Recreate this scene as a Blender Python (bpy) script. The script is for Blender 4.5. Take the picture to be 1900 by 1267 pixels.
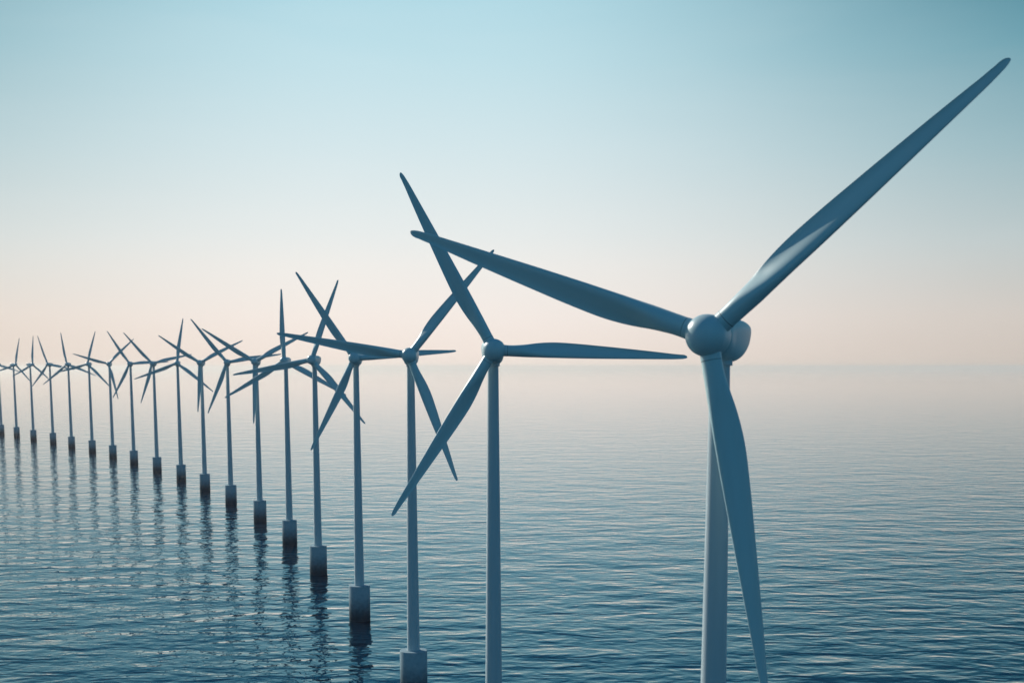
import bpy, bmesh, math, random
from mathutils import Vector, Matrix

for o in list(bpy.data.objects):
    bpy.data.objects.remove(o)
R = math.radians
scn = bpy.context.scene
COL = scn.collection

# ------------------------------------------------------------------ camera
CAM_H = 101.5
cam = bpy.data.cameras.new('camera')
cam_o = bpy.data.objects.new('camera', cam)
COL.objects.link(cam_o)
scn.camera = cam_o
F_PX = 2464.7                       # focal length in pixels of a 1900 wide picture
cam.sensor_fit = 'HORIZONTAL'
cam.sensor_width = 36.0
cam.lens = 36.0 * F_PX / 1900.0
cam.shift_y = (1013.3 - 633.5) / 1900.0
cam_o.location = (0, 0, CAM_H)
cam_o.rotation_euler = (R(90 - 7.683), 0, 0)
cam.clip_start = 1.0
cam.clip_end = 300000.0
cam.dof.use_dof = True
cam.dof.focus_distance = 290.0
cam.dof.aperture_fstop = 0.19
scn.cycles.volume_bounces = 8
scn.render.resolution_x = 1024
scn.render.resolution_y = 682

# ------------------------------------------------------------------ exposure
vs = scn.view_settings
vs.view_transform = 'Standard'
vs.look = 'None'
vs.exposure = 0.0
vs.gamma = 1.0
vs.use_curve_mapping = False

# ------------------------------------------------------------------ sun
SUN_AZ = R(-45)                     # from +Y, negative is to the left
SUN_EL = R(28)
sdir = Vector((math.sin(SUN_AZ) * math.cos(SUN_EL), math.cos(SUN_AZ) * math.cos(SUN_EL), math.sin(SUN_EL)))
sun = bpy.data.lights.new('sun', 'SUN')
sun.energy = 4.6
sun.angle = R(0.5)
sun.color = (1.0, 0.93, 0.82)
sun_o = bpy.data.objects.new('sun', sun)
COL.objects.link(sun_o)
sun_o.rotation_euler = (-sdir).to_track_quat('-Z', 'Y').to_euler()
sun_o.location = (-300, 200, 400)

# ------------------------------------------------------------------ sky
def lin(r, g, b):
    f = lambda c: (c / 255 / 12.92) if c / 255 <= 0.04045 else ((c / 255 + 0.055) / 1.055) ** 2.4
    return (f(r), f(g), f(b), 1.0)

world = bpy.data.worlds.new('World')
scn.world = world
world.use_nodes = True
wt = world.node_tree
wt.nodes.clear()
W = wt.nodes.new
def wl(a, b):
    wt.links.new(a, b)
def wmath(op, a, b=None, c=None, clamp=False):
    n = W('ShaderNodeMath'); n.operation = op; n.use_clamp = clamp
    for i, v in enumerate((a, b, c)):
        if v is None:
            continue
        if isinstance(v, (int, float)):
            n.inputs[i].default_value = v
        else:
            wl(v, n.inputs[i])
    return n.outputs[0]
def wramp(fac, stops, interp='EASE'):
    n = W('ShaderNodeValToRGB')
    n.color_ramp.interpolation = interp
    el = n.color_ramp.elements
    while len(el) > 1:
        el.remove(el[-1])
    el[0].position = stops[0][0]; el[0].color = stops[0][1]
    for p, c in stops[1:]:
        e = el.new(p); e.color = c
    wl(fac, n.inputs[0])
    return n.outputs[0]
def wmix(fac, a, b, mode='MIX'):
    n = W('ShaderNodeMix'); n.data_type = 'RGBA'; n.blend_type = mode
    if isinstance(fac, (int, float)):
        n.inputs[0].default_value = fac
    else:
        wl(fac, n.inputs[0])
    for s, v in ((n.inputs[6], a), (n.inputs[7], b)):
        if isinstance(v, tuple):
            s.default_value = v
        else:
            wl(v, s)
    return n.outputs[2]

geo = W('ShaderNodeTexCoord')
sep = W('ShaderNodeSeparateXYZ')
wl(geo.outputs['Generated'], sep.inputs[0])
X, Y, Z = sep.outputs
el_deg = wmath('MULTIPLY', wmath('ARCSINE', Z), 180 / math.pi)
az_deg = wmath('MULTIPLY', wmath('ARCTAN2', X, Y), 180 / math.pi)       # 0 = view axis, + = right
fac_el = wmath('DIVIDE', el_deg, 90.0, clamp=True)
def E_(d): return d / 90.0
# the sky ahead and towards the sun
ahead = wramp(fac_el, [
    (E_(0.0), lin(246, 231, 221)), (E_(2.0), lin(247, 237, 231)), (E_(4.2), lin(241, 239, 236)),
    (E_(5.5), lin(232, 237, 237)), (E_(9.0), lin(212, 231, 236)), (E_(12.4), lin(192, 225, 234)),
    (E_(15.4), lin(171, 216, 229)), (E_(18), lin(126, 192, 216)), (E_(22), lin(70, 156, 192)), (E_(28), lin(30, 122, 166)),
    (E_(50), lin(10, 92, 140)), (E_(90), lin(8, 70, 116))], 'LINEAR')
# the side turned from the sun
away = wramp(fac_el, [
    (E_(0.0), lin(206, 194, 184)), (E_(2.0), lin(209, 201, 194)), (E_(5.0), lin(186, 199, 201)),
    (E_(8.6), lin(148, 182, 191)), (E_(12.4), lin(92, 152, 168)), (E_(15.4), lin(44, 120, 140)),
    (E_(18), lin(34, 112, 136)), (E_(22), lin(36, 116, 146)), (E_(28), lin(20, 104, 142)), (E_(50), lin(18, 84, 128)),
    (E_(90), lin(16, 72, 116))], 'LINEAR')
# the sky behind the photographer
back = wramp(fac_el, [
    (E_(0.0), lin(56, 134, 164)), (E_(15), lin(38, 122, 158)), (E_(45), lin(24, 100, 144)),
    (E_(90), lin(16, 72, 116))], 'LINEAR')
def sstep(v, lo, hi):
    n = W('ShaderNodeMapRange'); n.interpolation_type = 'SMOOTHSTEP'
    n.inputs['From Min'].default_value = lo; n.inputs['From Max'].default_value = hi
    wl(v, n.inputs['Value'])
    return n.outputs['Result']
rel = wmath('ABSOLUTE', wmath('ADD', az_deg, 4.0))
m1 = sstep(rel, 2.0, 30.0)
base = wmix(m1, ahead, away)
rel2 = wmath('ABSOLUTE', wmath('ADD', az_deg, 25.0))
m2 = sstep(rel2, 45.0, 105.0)
base = wmix(m2, base, back)
# real scattering sky underneath gives the grading something physical to lean on
nish = W('ShaderNodeTexSky')
nish.sky_type = 'NISHITA'
nish.sun_disc = False
nish.sun_elevation = SUN_EL
nish.sun_rotation = SUN_AZ
nish.air_density = 1.2
nish.dust_density = 2.0
scl = W('ShaderNodeVectorMath'); scl.operation = 'SCALE'; scl.inputs['Scale'].default_value = 0.10
wl(nish.outputs[0], scl.inputs[0])
final = wmix(0.06, base, scl.outputs[0])
vmap = W('ShaderNodeMapping'); vmap.inputs['Scale'].default_value = (2.2, 2.2, 13.0)
vmap.inputs['Rotation'].default_value = (R(4), R(-3), 0)
wl(geo.outputs['Generated'], vmap.inputs[0])
vn = W('ShaderNodeTexNoise'); vn.inputs['Scale'].default_value = 1.7; vn.inputs['Detail'].default_value = 5
vn.inputs['Distortion'].default_value = 0.6
wl(vmap.outputs[0], vn.inputs[0])
veil = sstep(vn.outputs[0], 0.42, 0.72)
final = wmix(wmath('MULTIPLY', veil, 0.035), final, (0.93, 0.93, 0.93, 1.0))
bg = W('ShaderNodeBackground')
bg.inputs['Strength'].default_value = 1.0
wl(final, bg.inputs[0])
wout = W('ShaderNodeOutputWorld')
wl(bg.outputs[0], wout.inputs[0])

# ------------------------------------------------------------------ materials
def mat(name):
    m = bpy.data.materials.new(name)
    m.use_nodes = True
    nt = m.node_tree
    p = next(n for n in nt.nodes if n.type == 'BSDF_PRINCIPLED')
    return m, nt, p
def mk(nt, typ, **kw):
    n = nt.nodes.new(typ)
    for k, v in kw.items():
        setattr(n, k, v)
    return n
def painted(name, col, rough=0.32, streak=0.10, spec=0.5):
    m, nt, p = mat(name)
    tc = mk(nt, 'ShaderNodeTexCoord')
    mp = mk(nt, 'ShaderNodeMapping')
    mp.inputs['Scale'].default_value = (1.0, 1.0, 0.08)
    nt.links.new(tc.outputs['Object'], mp.inputs[0])
    n = mk(nt, 'ShaderNodeTexNoise')
    n.inputs['Scale'].default_value = 1.1; n.inputs['Detail'].default_value = 6
    nt.links.new(mp.outputs[0], n.inputs[0])
    r = mk(nt, 'ShaderNodeValToRGB')
    r.color_ramp.elements[0].position = 0.3
    r.color_ramp.elements[1].position = 0.72
    r.color_ramp.elements[0].color = tuple(c * (1 - streak) for c in col) + (1,)
    r.color_ramp.elements[1].color = tuple(col) + (1,)
    nt.links.new(n.outputs[0], r.inputs[0])
    nt.links.new(r.outputs[0], p.inputs['Base Color'])
    n2 = mk(nt, 'ShaderNodeTexNoise')
    n2.inputs['Scale'].default_value = 0.8; n2.inputs['Detail'].default_value = 4
    nt.links.new(tc.outputs['Object'], n2.inputs[0])
    mr = mk(nt, 'ShaderNodeMapRange')
    mr.inputs['To Min'].default_value = rough - 0.06; mr.inputs['To Max'].default_value = rough + 0.08
    nt.links.new(n2.outputs[0], mr.inputs[0])
    nt.links.new(mr.outputs[0], p.inputs['Roughness'])
    p.inputs['Specular IOR Level'].default_value = spec
    return m
M_BLADE = painted('blade_gelcoat', (0.42, 0.59, 0.62), 0.38, 0.06)
M_TOWER = painted('tower_paint', (0.42, 0.51, 0.55), 0.5, 0.10)
M_NAC = painted('nacelle_gelcoat', (0.45, 0.60, 0.63), 0.33, 0.06)
M_GAP = painted('rubber_seal', (0.04, 0.05, 0.06), 0.6, 0.1)

def concrete():
    m, nt, p = mat('base_concrete')
    tc = mk(nt, 'ShaderNodeTexCoord')
    sx = mk(nt, 'ShaderNodeSeparateXYZ')
    nt.links.new(tc.outputs['Object'], sx.inputs[0])
    n = mk(nt, 'ShaderNodeTexNoise'); n.inputs['Scale'].default_value = 0.7; n.inputs['Detail'].default_value = 8
    nt.links.new(tc.outputs['Object'], n.inputs[0])
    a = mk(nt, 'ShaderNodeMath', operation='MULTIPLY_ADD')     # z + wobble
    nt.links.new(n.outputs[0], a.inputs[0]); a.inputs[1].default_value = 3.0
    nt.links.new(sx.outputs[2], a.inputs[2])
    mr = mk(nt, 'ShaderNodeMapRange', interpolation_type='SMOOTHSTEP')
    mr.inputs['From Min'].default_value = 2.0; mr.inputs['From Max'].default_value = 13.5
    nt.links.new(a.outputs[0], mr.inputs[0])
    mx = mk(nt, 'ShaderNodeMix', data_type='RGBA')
    mx.inputs[6].default_value = (0.012, 0.038, 0.062, 1)       # concrete grows gradually darker towards the bottom
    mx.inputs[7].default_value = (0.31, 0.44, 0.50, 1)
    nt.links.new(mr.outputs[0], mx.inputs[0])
    mul = mk(nt, 'ShaderNodeMix', data_type='RGBA', blend_type='MULTIPLY')
    mul.inputs[0].default_value = 0.35
    nt.links.new(mx.outputs[2], mul.inputs[6]); nt.links.new(n.outputs[0], mul.inputs[7])
    nt.links.new(mul.outputs[2], p.inputs['Base Color'])
    p.inputs['Roughness'].default_value = 0.75
    p.inputs['Specular IOR Level'].default_value = 0.12
    b = mk(nt, 'ShaderNodeBump'); b.inputs['Distance'].default_value = 0.05; b.inputs['Strength'].default_value = 0.5
    n3 = mk(nt, 'ShaderNodeTexNoise'); n3.inputs['Scale'].default_value = 3; n3.inputs['Detail'].default_value = 6
    nt.links.new(tc.outputs['Object'], n3.inputs[0])
    nt.links.new(n3.outputs[0], b.inputs['Height']); nt.links.new(b.outputs[0], p.inputs['Normal'])
    return m
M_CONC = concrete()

def water():
    m, nt, p = mat('sea_water')
    tc = mk(nt, 'ShaderNodeTexCoord')
    def noise(scale, sx, sy, rot, detail, rough=0.5, dist=0.0):
        mp = mk(nt, 'ShaderNodeMapping')
        mp.inputs['Scale'].default_value = (sx, sy, 1)
        mp.inputs['Rotation'].default_value = (0, 0, R(rot))
        nt.links.new(tc.outputs['Object'], mp.inputs[0])
        n = mk(nt, 'ShaderNodeTexNoise')
        n.inputs['Scale'].default_value = scale
        n.inputs['Detail'].default_value = detail
        n.inputs['Roughness'].default_value = rough
        n.inputs['Distortion'].default_value = dist
        nt.links.new(mp.outputs[0], n.inputs[0])
        return n.outputs[0]
    layers = [(noise(1 / 38.0, 0.7, 1.0, 6, 1.0), 1.7),
              (noise(1 / 12.5, 0.62, 1.0, -8, 2.0, 0.5, 0.3), 1.6),
              (noise(1 / 4.6, 0.8, 1.0, 11, 2.0, 0.5, 0.4), 0.37)]
    h = None
    for o, a in layers:
        q = mk(nt, 'ShaderNodeMath', operation='MULTIPLY_ADD')
        nt.links.new(o, q.inputs[0]); q.inputs[1].default_value = a
        if h is None:
            q.inputs[2].default_value = 0
        else:
            nt.links.new(h, q.inputs[2])
        h = q.outputs[0]
    # the sea lies calmer the farther out it is from the wind farm
    ln = mk(nt, 'ShaderNodeVectorMath', operation='LENGTH')
    nt.links.new(tc.outputs['Object'], ln.inputs[0])
    lg = mk(nt, 'ShaderNodeMath', operation='LOGARITHM'); lg.inputs[1].default_value = 10
    nt.links.new(ln.outputs['Value'], lg.inputs[0])
    fr = mk(nt, 'ShaderNodeMapRange', interpolation_type='LINEAR')
    fr.inputs['From Min'].default_value = 2.65; fr.inputs['From Max'].default_value = 4.0
    fr.inputs['To Min'].default_value = 1.0; fr.inputs['To Max'].default_value = 0.04
    nt.links.new(lg.outputs[0], fr.inputs[0])
    b = mk(nt, 'ShaderNodeBump')
    b.inputs['Strength'].default_value = 1.0
    hf = mk(nt, 'ShaderNodeMath', operation='MULTIPLY')
    nt.links.new(h, hf.inputs[0]); nt.links.new(fr.outputs[0], hf.inputs[1])
    h = hf.outputs[0]
    b.inputs['Distance'].default_value = 1.0
    nt.links.new(h, b.inputs['Height'])
    nt.nodes.remove(p)
    fn = mk(nt, 'ShaderNodeFresnel'); fn.inputs['IOR'].default_value = 1.333
    nt.links.new(b.outputs[0], fn.inputs['Normal'])
    tint = mk(nt, 'ShaderNodeValToRGB')
    e = tint.color_ramp.elements
    e[0].position = 0.05; e[0].color = (0.22, 0.72, 0.95, 1)
    e[1].position = 0.80; e[1].color = (1, 1, 1, 1)
    k = e.new(0.42); k.color = (0.54, 0.88, 1.0, 1)
    nt.links.new(fn.outputs[0], tint.inputs[0])
    gl = mk(nt, 'ShaderNodeBsdfGlossy'); gl.inputs['Roughness'].default_value = 0.02
    nt.links.new(tint.outputs[0], gl.inputs['Color'])
    nt.links.new(b.outputs[0], gl.inputs['Normal'])
    df = mk(nt, 'ShaderNodeBsdfDiffuse'); df.inputs['Color'].default_value = (0.001, 0.013, 0.030, 1)
    mxs = mk(nt, 'ShaderNodeMixShader')
    nt.links.new(fn.outputs[0], mxs.inputs[0])
    nt.links.new(df.outputs[0], mxs.inputs[1]); nt.links.new(gl.outputs[0], mxs.inputs[2])
    out = next(n for n in nt.nodes if n.type == 'OUTPUT_MATERIAL')
    nt.links.new(mxs.outputs[0], out.inputs['Surface'])
    return m
M_SEA = water()

# ------------------------------------------------------------------ helpers
def obj(name, bm, m, parent=None, smooth=True, angle=None):
    me = bpy.data.meshes.new(name)
    bmesh.ops.recalc_face_normals(bm, faces=bm.faces)
    bm.to_mesh(me); bm.free()
    for p in me.polygons:
        p.use_smooth = smooth
    if angle is not None:
        me.set_sharp_from_angle(angle=R(angle))
    me.materials.append(m)
    o = bpy.data.objects.new(name, me)
    COL.objects.link(o)
    if parent is not None:
        o.parent = parent
    return o
def loft(bm, rings, cap0=True, cap1=True, closed=True):
    vr = [[bm.verts.new(p) for p in r] for r in rings]
    n = len(vr[0])
    for a, b in zip(vr[:-1], vr[1:]):
        for i in range(n):
            j = (i + 1) % n
            bm.faces.new((a[i], a[j], b[j], b[i]))
    if cap0: bm.faces.new(list(reversed(vr[0])))
    if cap1: bm.faces.new(vr[-1])
def lathe(bm, prof, n=64):
    """profile of (radius, z) turned about z"""
    rings = [[(r * math.cos(2 * math.pi * i / n), r * math.sin(2 * math.pi * i / n), z) for i in range(n)] for r, z in prof]
    loft(bm, rings)
def lerp_tab(t, tab):
    for (a, va), (b, vb) in zip(tab[:-1], tab[1:]):
        if t <= b:
            k = (t - a) / (b - a)
            k = max(0, min(1, k))
            return va + (vb - va) * k
    return tab[-1][1]
def smooth_tab(t, tab):
    """Catmull-Rom through the table"""
    n = len(tab)
    for i in range(n - 1):
        if t <= tab[i + 1][0] or i == n - 2:
            x0, y0 = tab[i]; x1, y1 = tab[i + 1]
            m0 = (tab[i + 1][1] - tab[i - 1][1]) / (tab[i + 1][0] - tab[i - 1][0]) if i > 0 else 0
            m1 = (tab[i + 2][1] - tab[i][1]) / (tab[i + 2][0] - tab[i][0]) if i < n - 2 else (y1 - y0) / (x1 - x0)
            h = x1 - x0; s = (t - x0) / h
            return ((2*s**3 - 3*s**2 + 1) * y0 + (s**3 - 2*s**2 + s) * h * m0 + (-2*s**3 + 3*s**2) * y1 + (s**3 - s**2) * h * m1)

# ------------------------------------------------------------------ the sea
bm = bmesh.new()
S = 80000.0
ys = [-3000, 0, 400, 1000, 2500, 6000, 15000, 40000, S]
xs = [-S, -20000, -5000, -1500, -400, 0, 400, 1500, 5000, 20000, S]
vg = [[bm.verts.new((x, y, 0)) for x in xs] for y in ys]
for j in range(len(ys) - 1):
    for i in range(len(xs) - 1):
        bm.faces.new((vg[j][i], vg[j][i + 1], vg[j + 1][i + 1], vg[j + 1][i]))
sea = obj('water', bm, M_SEA, smooth=False)
sea['kind'] = 'structure'

# ------------------------------------------------------------------ the turbine
RAD = 40.0              # blade tip radius
PLAT_H = 14.3           # top of the concrete base above the water
HUB_Z = CAM_H + 3.31
OVER = 4.65             # spinner centre ahead of the tower axis
TILT = R(1.34)
Z0 = 2.78               # radius of the seam between collar and blade

def blade_mesh():
    """span along +z, leading edge towards +x, wind side towards -y"""
    bm = bmesh.new()
    chord = [(0.0, 2.30), (0.04, 2.34), (0.10, 2.66), (0.155, 3.00), (0.22, 3.24), (0.285, 3.27), (0.38, 3.07),
             (0.5, 2.70), (0.65, 2.18), (0.8, 1.62), (0.92, 1.12), (0.965, 0.90), (1.0, 0.55)]
    lead = [(0.0, 1.14), (0.10, 1.14), (0.22, 1.12), (0.35, 1.03), (0.5, 0.87), (0.65, 0.68), (0.8, 0.48), (0.92, 0.32), (1.0, 0.10)]
    thick = [(0.0, 1.0), (0.045, 1.0), (0.10, 0.86), (0.155, 0.60), (0.22, 0.40), (0.30, 0.30), (0.5, 0.23), (0.8, 0.17), (1.0, 0.14)]
    twist = [(0.0, 21), (0.10, 20), (0.2, 16), (0.35, 10.5), (0.55, 6), (0.8, 2.5), (1.0, 0.5)]
    NS = 72
    NP = 36
    rings = []
    ts = [0.0, 0.01] + [0.02 + 0.955 * (k / (NS - 1)) for k in range(NS)] + [0.985, 0.992, 0.997, 1.0]
    for t in ts:
        c = smooth_tab(t, chord); tk = smooth_tab(t, thick); le = lerp_tab(t, lead)
        if t > 0.965:                                   # rounded tip
            k = (t - 0.965) / 0.035
            f = math.sqrt(max(0.0, 1 - (k * 0.985) ** 2))
            cc = 0.92 * f
            le = le * f + 0.0 - 0.18 * (1 - f)
            c = cc
        tw = R(smooth_tab(t, twist))
        blend = max(0.0, min(1.0, (t - 0.03) / 0.15)); blend = blend * blend * (3 - 2 * blend)
        z = Z0 + (RAD - Z0) * t
        pre = -0.15 * t * t                               # slight pre-bend into the wind
        ring = []
        for i in range(NP):
            a = 2 * math.pi * i / NP
            xc = 0.5 + 0.5 * math.cos(a)                 # 1 = trailing, 0 = leading
            yt = 5 * (0.2969 * math.sqrt(xc) - 0.1260 * xc - 0.3516 * xc**2 + 0.2843 * xc**3 - 0.1030 * xc**4)
            up = 1 if math.sin(a) >= 0 else -1
            camb = 0.62 * xc * xc * (1 - xc)
            ya = up * yt * tk + camb                     # airfoil, fraction of chord
            yc = 0.5 * math.sin(a) * tk                  # ellipse
            yy = (yc * (1 - blend) + ya * blend) * c
            x = le - xc * c
            # twist about the pitch axis: leading edge goes into the wind (-y)
            X = x * math.cos(tw) + yy * math.sin(tw)
            Yv = -x * math.sin(tw) + yy * math.cos(tw)
            ring.append((X, Yv + pre, z))
        rings.append(ring)
    loft(bm, rings)
    return bm

def superring(hw, zt, zb, y, ex, n=48):
    out = []
    cz = (zt + zb) / 2; hh = (zt - zb) / 2
    for i in range(n):
        a = 2 * math.pi * i / n
        ca, sa = math.cos(a), math.sin(a)
        zn = math.copysign(abs(sa) ** (2 / ex), sa)
        k = 1 - 0.20 * max(0.0, min(1.0, (y - 1.6) / 1.6)) * (0.5 - 0.5 * zn) ** 1.2     # narrower belly
        out.append((hw * k * math.copysign(abs(ca) ** (2 / ex), ca), y, cz + hh * zn))
    return out

def make_turbine():
    root = bpy.data.objects.new('wind_turbine', None)
    COL.objects.link(root)
    # concrete base
    bm = bmesh.new()
    r = 4.25
    lathe(bm, [(r, -6), (r, 2), (r, PLAT_H - 0.16), (r - 0.04, PLAT_H - 0.05), (r - 0.15, PLAT_H), (r - 0.3, PLAT_H), (2.0, PLAT_H)], 96)
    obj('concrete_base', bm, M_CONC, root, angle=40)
    # tower: three welded cans with barely visible joints
    bm = bmesh.new()
    zt = HUB_Z - 3.15
    prof = []
    r0, r1 = 1.96, 1.13
    N = 30
    prof.append((r0 + 0.14, PLAT_H - 0.01)); prof.append((r0 + 0.14, PLAT_H + 0.25)); prof.append((r0, PLAT_H + 0.25))
    for k in range(1, N + 1):
        t = k / N
        prof.append((r0 + (r1 - r0) * t, PLAT_H + 0.25 + (zt - PLAT_H - 0.25) * t))
    lathe(bm, prof, 64)
    obj('tower', bm, M_TOWER, root, angle=35)
    bm = bmesh.new()
    lathe(bm, [(1.36, zt - 0.02), (1.40, zt + 0.04), (1.40, zt + 0.56), (1.36, zt + 0.62), (1.25, zt + 1.1)], 64)
    obj('yaw_ring', bm, M_TOWER, root, angle=35)
    # nacelle, long axis along y, spinner centre is the local origin
    bm = bmesh.new()
    secs = [  # y behind the rotor centre, half width, top, bottom, exponent
        (1.50, 2.26, 2.22, -2.26, 2.0), (1.62, 2.31, 2.24, -2.31, 2.05), (3.0, 2.46, 2.26, -2.66, 2.7),
        (4.6, 2.56, 2.28, -2.84, 3.1), (6.2, 2.58, 2.24, -2.76, 3.2), (7.6, 2.54, 2.16, -2.46, 3.2),
        (8.7, 2.44, 2.06, -1.96, 3.1), (9.5, 2.26, 1.92, -1.44, 3.0), (10.0, 1.98, 1.72, -1.0, 2.8),
        (10.25, 1.55, 1.45, -0.62, 2.5), (10.36, 0.8, 0.95, -0.25, 2.2), (10.4, 0.3, 0.55, 0.10, 2.0)]
    rings = []
    for k in range(len(secs) - 1):
        sub = 4
        for s in range(sub):
            t = s / sub
            v = []
            y = secs[k][0] + (secs[k + 1][0] - secs[k][0]) * t
            for c in range(1, 5):
                v.append(smooth_tab(y, [(q[0], q[c]) for q in secs]))
            rings.append(superring(v[0], v[1], v[2], y, v[3]))
    rings.append(superring(secs[-1][1], secs[-1][2], secs[-1][3], secs[-1][0], 2.0))
    loft(bm, rings)
    nac = obj('nacelle', bm, M_NAC, root, angle=50)
    # spinner
    bm = bmesh.new()
    prof = []
    for k in range(1, 25):
        a = math.pi / 2 * k / 24
        prof.append((2.30 * math.sin(a) ** 0.97, 0.55 + 2.15 * math.cos(a)))
    prof += [(2.32, 0.2), (2.33, -0.3), (2.32, -0.9), (2.30, -1.30), (2.27, -1.40), (2.15, -1.44)]
    lathe(bm, prof, 72)
    # z axis of the lathe becomes -y (into the wind)
    bmesh.ops.rotate(bm, verts=bm.verts, matrix=Matrix.Rotation(R(90), 3, 'X'))
    spin = obj('spinner', bm, M_NAC, root, angle=50)
    # one blade, then two copies
    bl = obj('blade', blade_mesh(), M_BLADE, root, angle=60)
    bm = bmesh.new()
    lathe(bm, [(1.17, 1.55), (1.17, Z0 - 0.05)], 48)
    col = obj('root_collar', bm, M_NAC, bl, angle=40)
    bm = bmesh.new()
    lathe(bm, [(1.145, Z0 - 0.10), (1.145, Z0 + 0.02)], 48)
    seal = obj('root_seal', bm, M_GAP, bl, angle=40)
    return root

HUBM = None
def pose(root, x, y, yaw, ph):
    """stand the turbine, turn its head and set the three blades"""
    root.location = (x, y, 0)
    yaw = R(yaw)
    # head frame: local -y is the wind side
    rot = Matrix.Rotation(-yaw, 4, 'Z') @ Matrix.Rotation(-TILT, 4, 'X')
    axis = (rot @ Vector((0, -1, 0)))
    hub = Vector((0, 0, HUB_Z)) + axis * OVER
    k = 0
    for c in root.children:
        n = c.name.split('.')[0]
        if n in ('nacelle', 'spinner'):
            c.matrix_local = Matrix.Translation(hub) @ rot
        elif n == 'blade':
            c.matrix_local = Matrix.Translation(hub) @ rot @ Matrix.Rotation(R(ph + 120 * k), 4, 'Y')
            k += 1

def copy_tree(o, parent=None):
    c = o.copy()
    COL.objects.link(c)
    if parent is not None:
        c.parent = parent
    for ch in list(o.children):
        copy_tree(ch, c)
    return c

proto = make_turbine()
b0 = [c for c in proto.children if c.name.startswith('blade')][0]
for _ in range(2):
    copy_tree(b0, proto)

SPOTS = [
 (23.58, 151.94, 26.52, 49.06, 'nearest and largest wind turbine, one blade pointing to the upper right corner'),
 (-3.95, 279.97, -2.75, 92.39, 'second nearest turbine, one blade pointing level to the right at the large turbine'),
 (-30.65, 405.3, 0.26, 39.72, 'third turbine from the right, its concrete base cut by the bottom edge'),
 (-61.64, 529.46, 0.71, 86.4, 'turbine on the nearest concrete base seen whole, fourth from the right'),
 (-95.67, 649.33, 6.92, 20.02, 'fifth turbine from the right, top blade crossing its right neighbour\'s long upper left blade'),
 (-128.37, 760.95, 2.3, 119.13, 'sixth turbine from the right, one blade pointing straight up'),
 (-166.83, 874.39, 1.56, 62.34, 'seventh turbine from the right, one blade straight down before its tower'),
 (-210.08, 989.04, -8.58, 81.79, 'eighth turbine from the right, upper blade leaning to the left over the next tower'),
 (-253.73, 1094.66, 2.41, 63.8, 'ninth turbine from the right, blades spread like a Y, one hanging straight down'),
 (-299.27, 1199.51, -8.33, 9.64, 'tenth turbine from the right, upper blade almost upright and leaning slightly right'),
 (-347.45, 1299.43, 1.99, 77.84, 'eleventh turbine from the right, just left of the one with the near upright blade'),
 (-399.63, 1403.92, -6.14, 87.49, 'eighth turbine from the left, blades pointing upper left, right and lower left'),
 (-450.73, 1500.71, -3.68, 46.57, 'seventh turbine from the left, one blade reaching to the upper right'),
 (-505.43, 1601.24, 1.75, 15.83, 'sixth turbine from the left, upper blade tipped a little to the right'),
 (-559.22, 1689.19, 3.42, 111.27, 'fifth turbine from the left, upper blade tipped slightly to the left'),
 (-614.66, 1782.3, 14.0, 100.32, 'fourth small hazy turbine from the left, upper blade slanting left'),
 (-671.47, 1867.85, -62.0, 6.65, 'third faint turbine from the left, head turned sideways, blade standing upright'),
 (-728.58, 1958.81, -62.0, 14.66, 'second faint turbine from the left, head turned sideways, blade leaning right'),
 (-779.3, 2033.17, 10.0, 105.73, 'farthest turbine, cut off by the left edge of the picture'),
]
turbines = [proto] + [copy_tree(proto) for _ in SPOTS[1:]]
for o, (x, y, yaw, ph, lab) in zip(turbines, SPOTS):
    pose(o, x, y, yaw, ph)
    o['label'] = lab
    o['category'] = 'wind turbine'
    o['group'] = 'wind turbines standing in a curved row in the sea'

# ------------------------------------------------------------------ haze
bm = bmesh.new()
bmesh.ops.create_cube(bm, size=1.0)
bmesh.ops.scale(bm, vec=(2 * S + 2000, S + 6000, 152), verts=bm.verts)
bmesh.ops.translate(bm, vec=(0, (S - 3000) / 2, 75), verts=bm.verts)
hm = bpy.data.materials.new('haze')
hm.use_nodes = True
hm.node_tree.nodes.clear()
pv = hm.node_tree.nodes.new('ShaderNodeVolumePrincipled')
pv.inputs['Color'].default_value = (1.0, 0.94, 0.875, 1)
pv.inputs['Density'].default_value = 0.000022
pv.inputs['Anisotropy'].default_value = 0.3
mo = hm.node_tree.nodes.new('ShaderNodeOutputMaterial')
hm.node_tree.links.new(pv.outputs[0], mo.inputs['Volume'])
hz = obj('haze', bm, hm, smooth=False)
hz['kind'] = 'stuff'
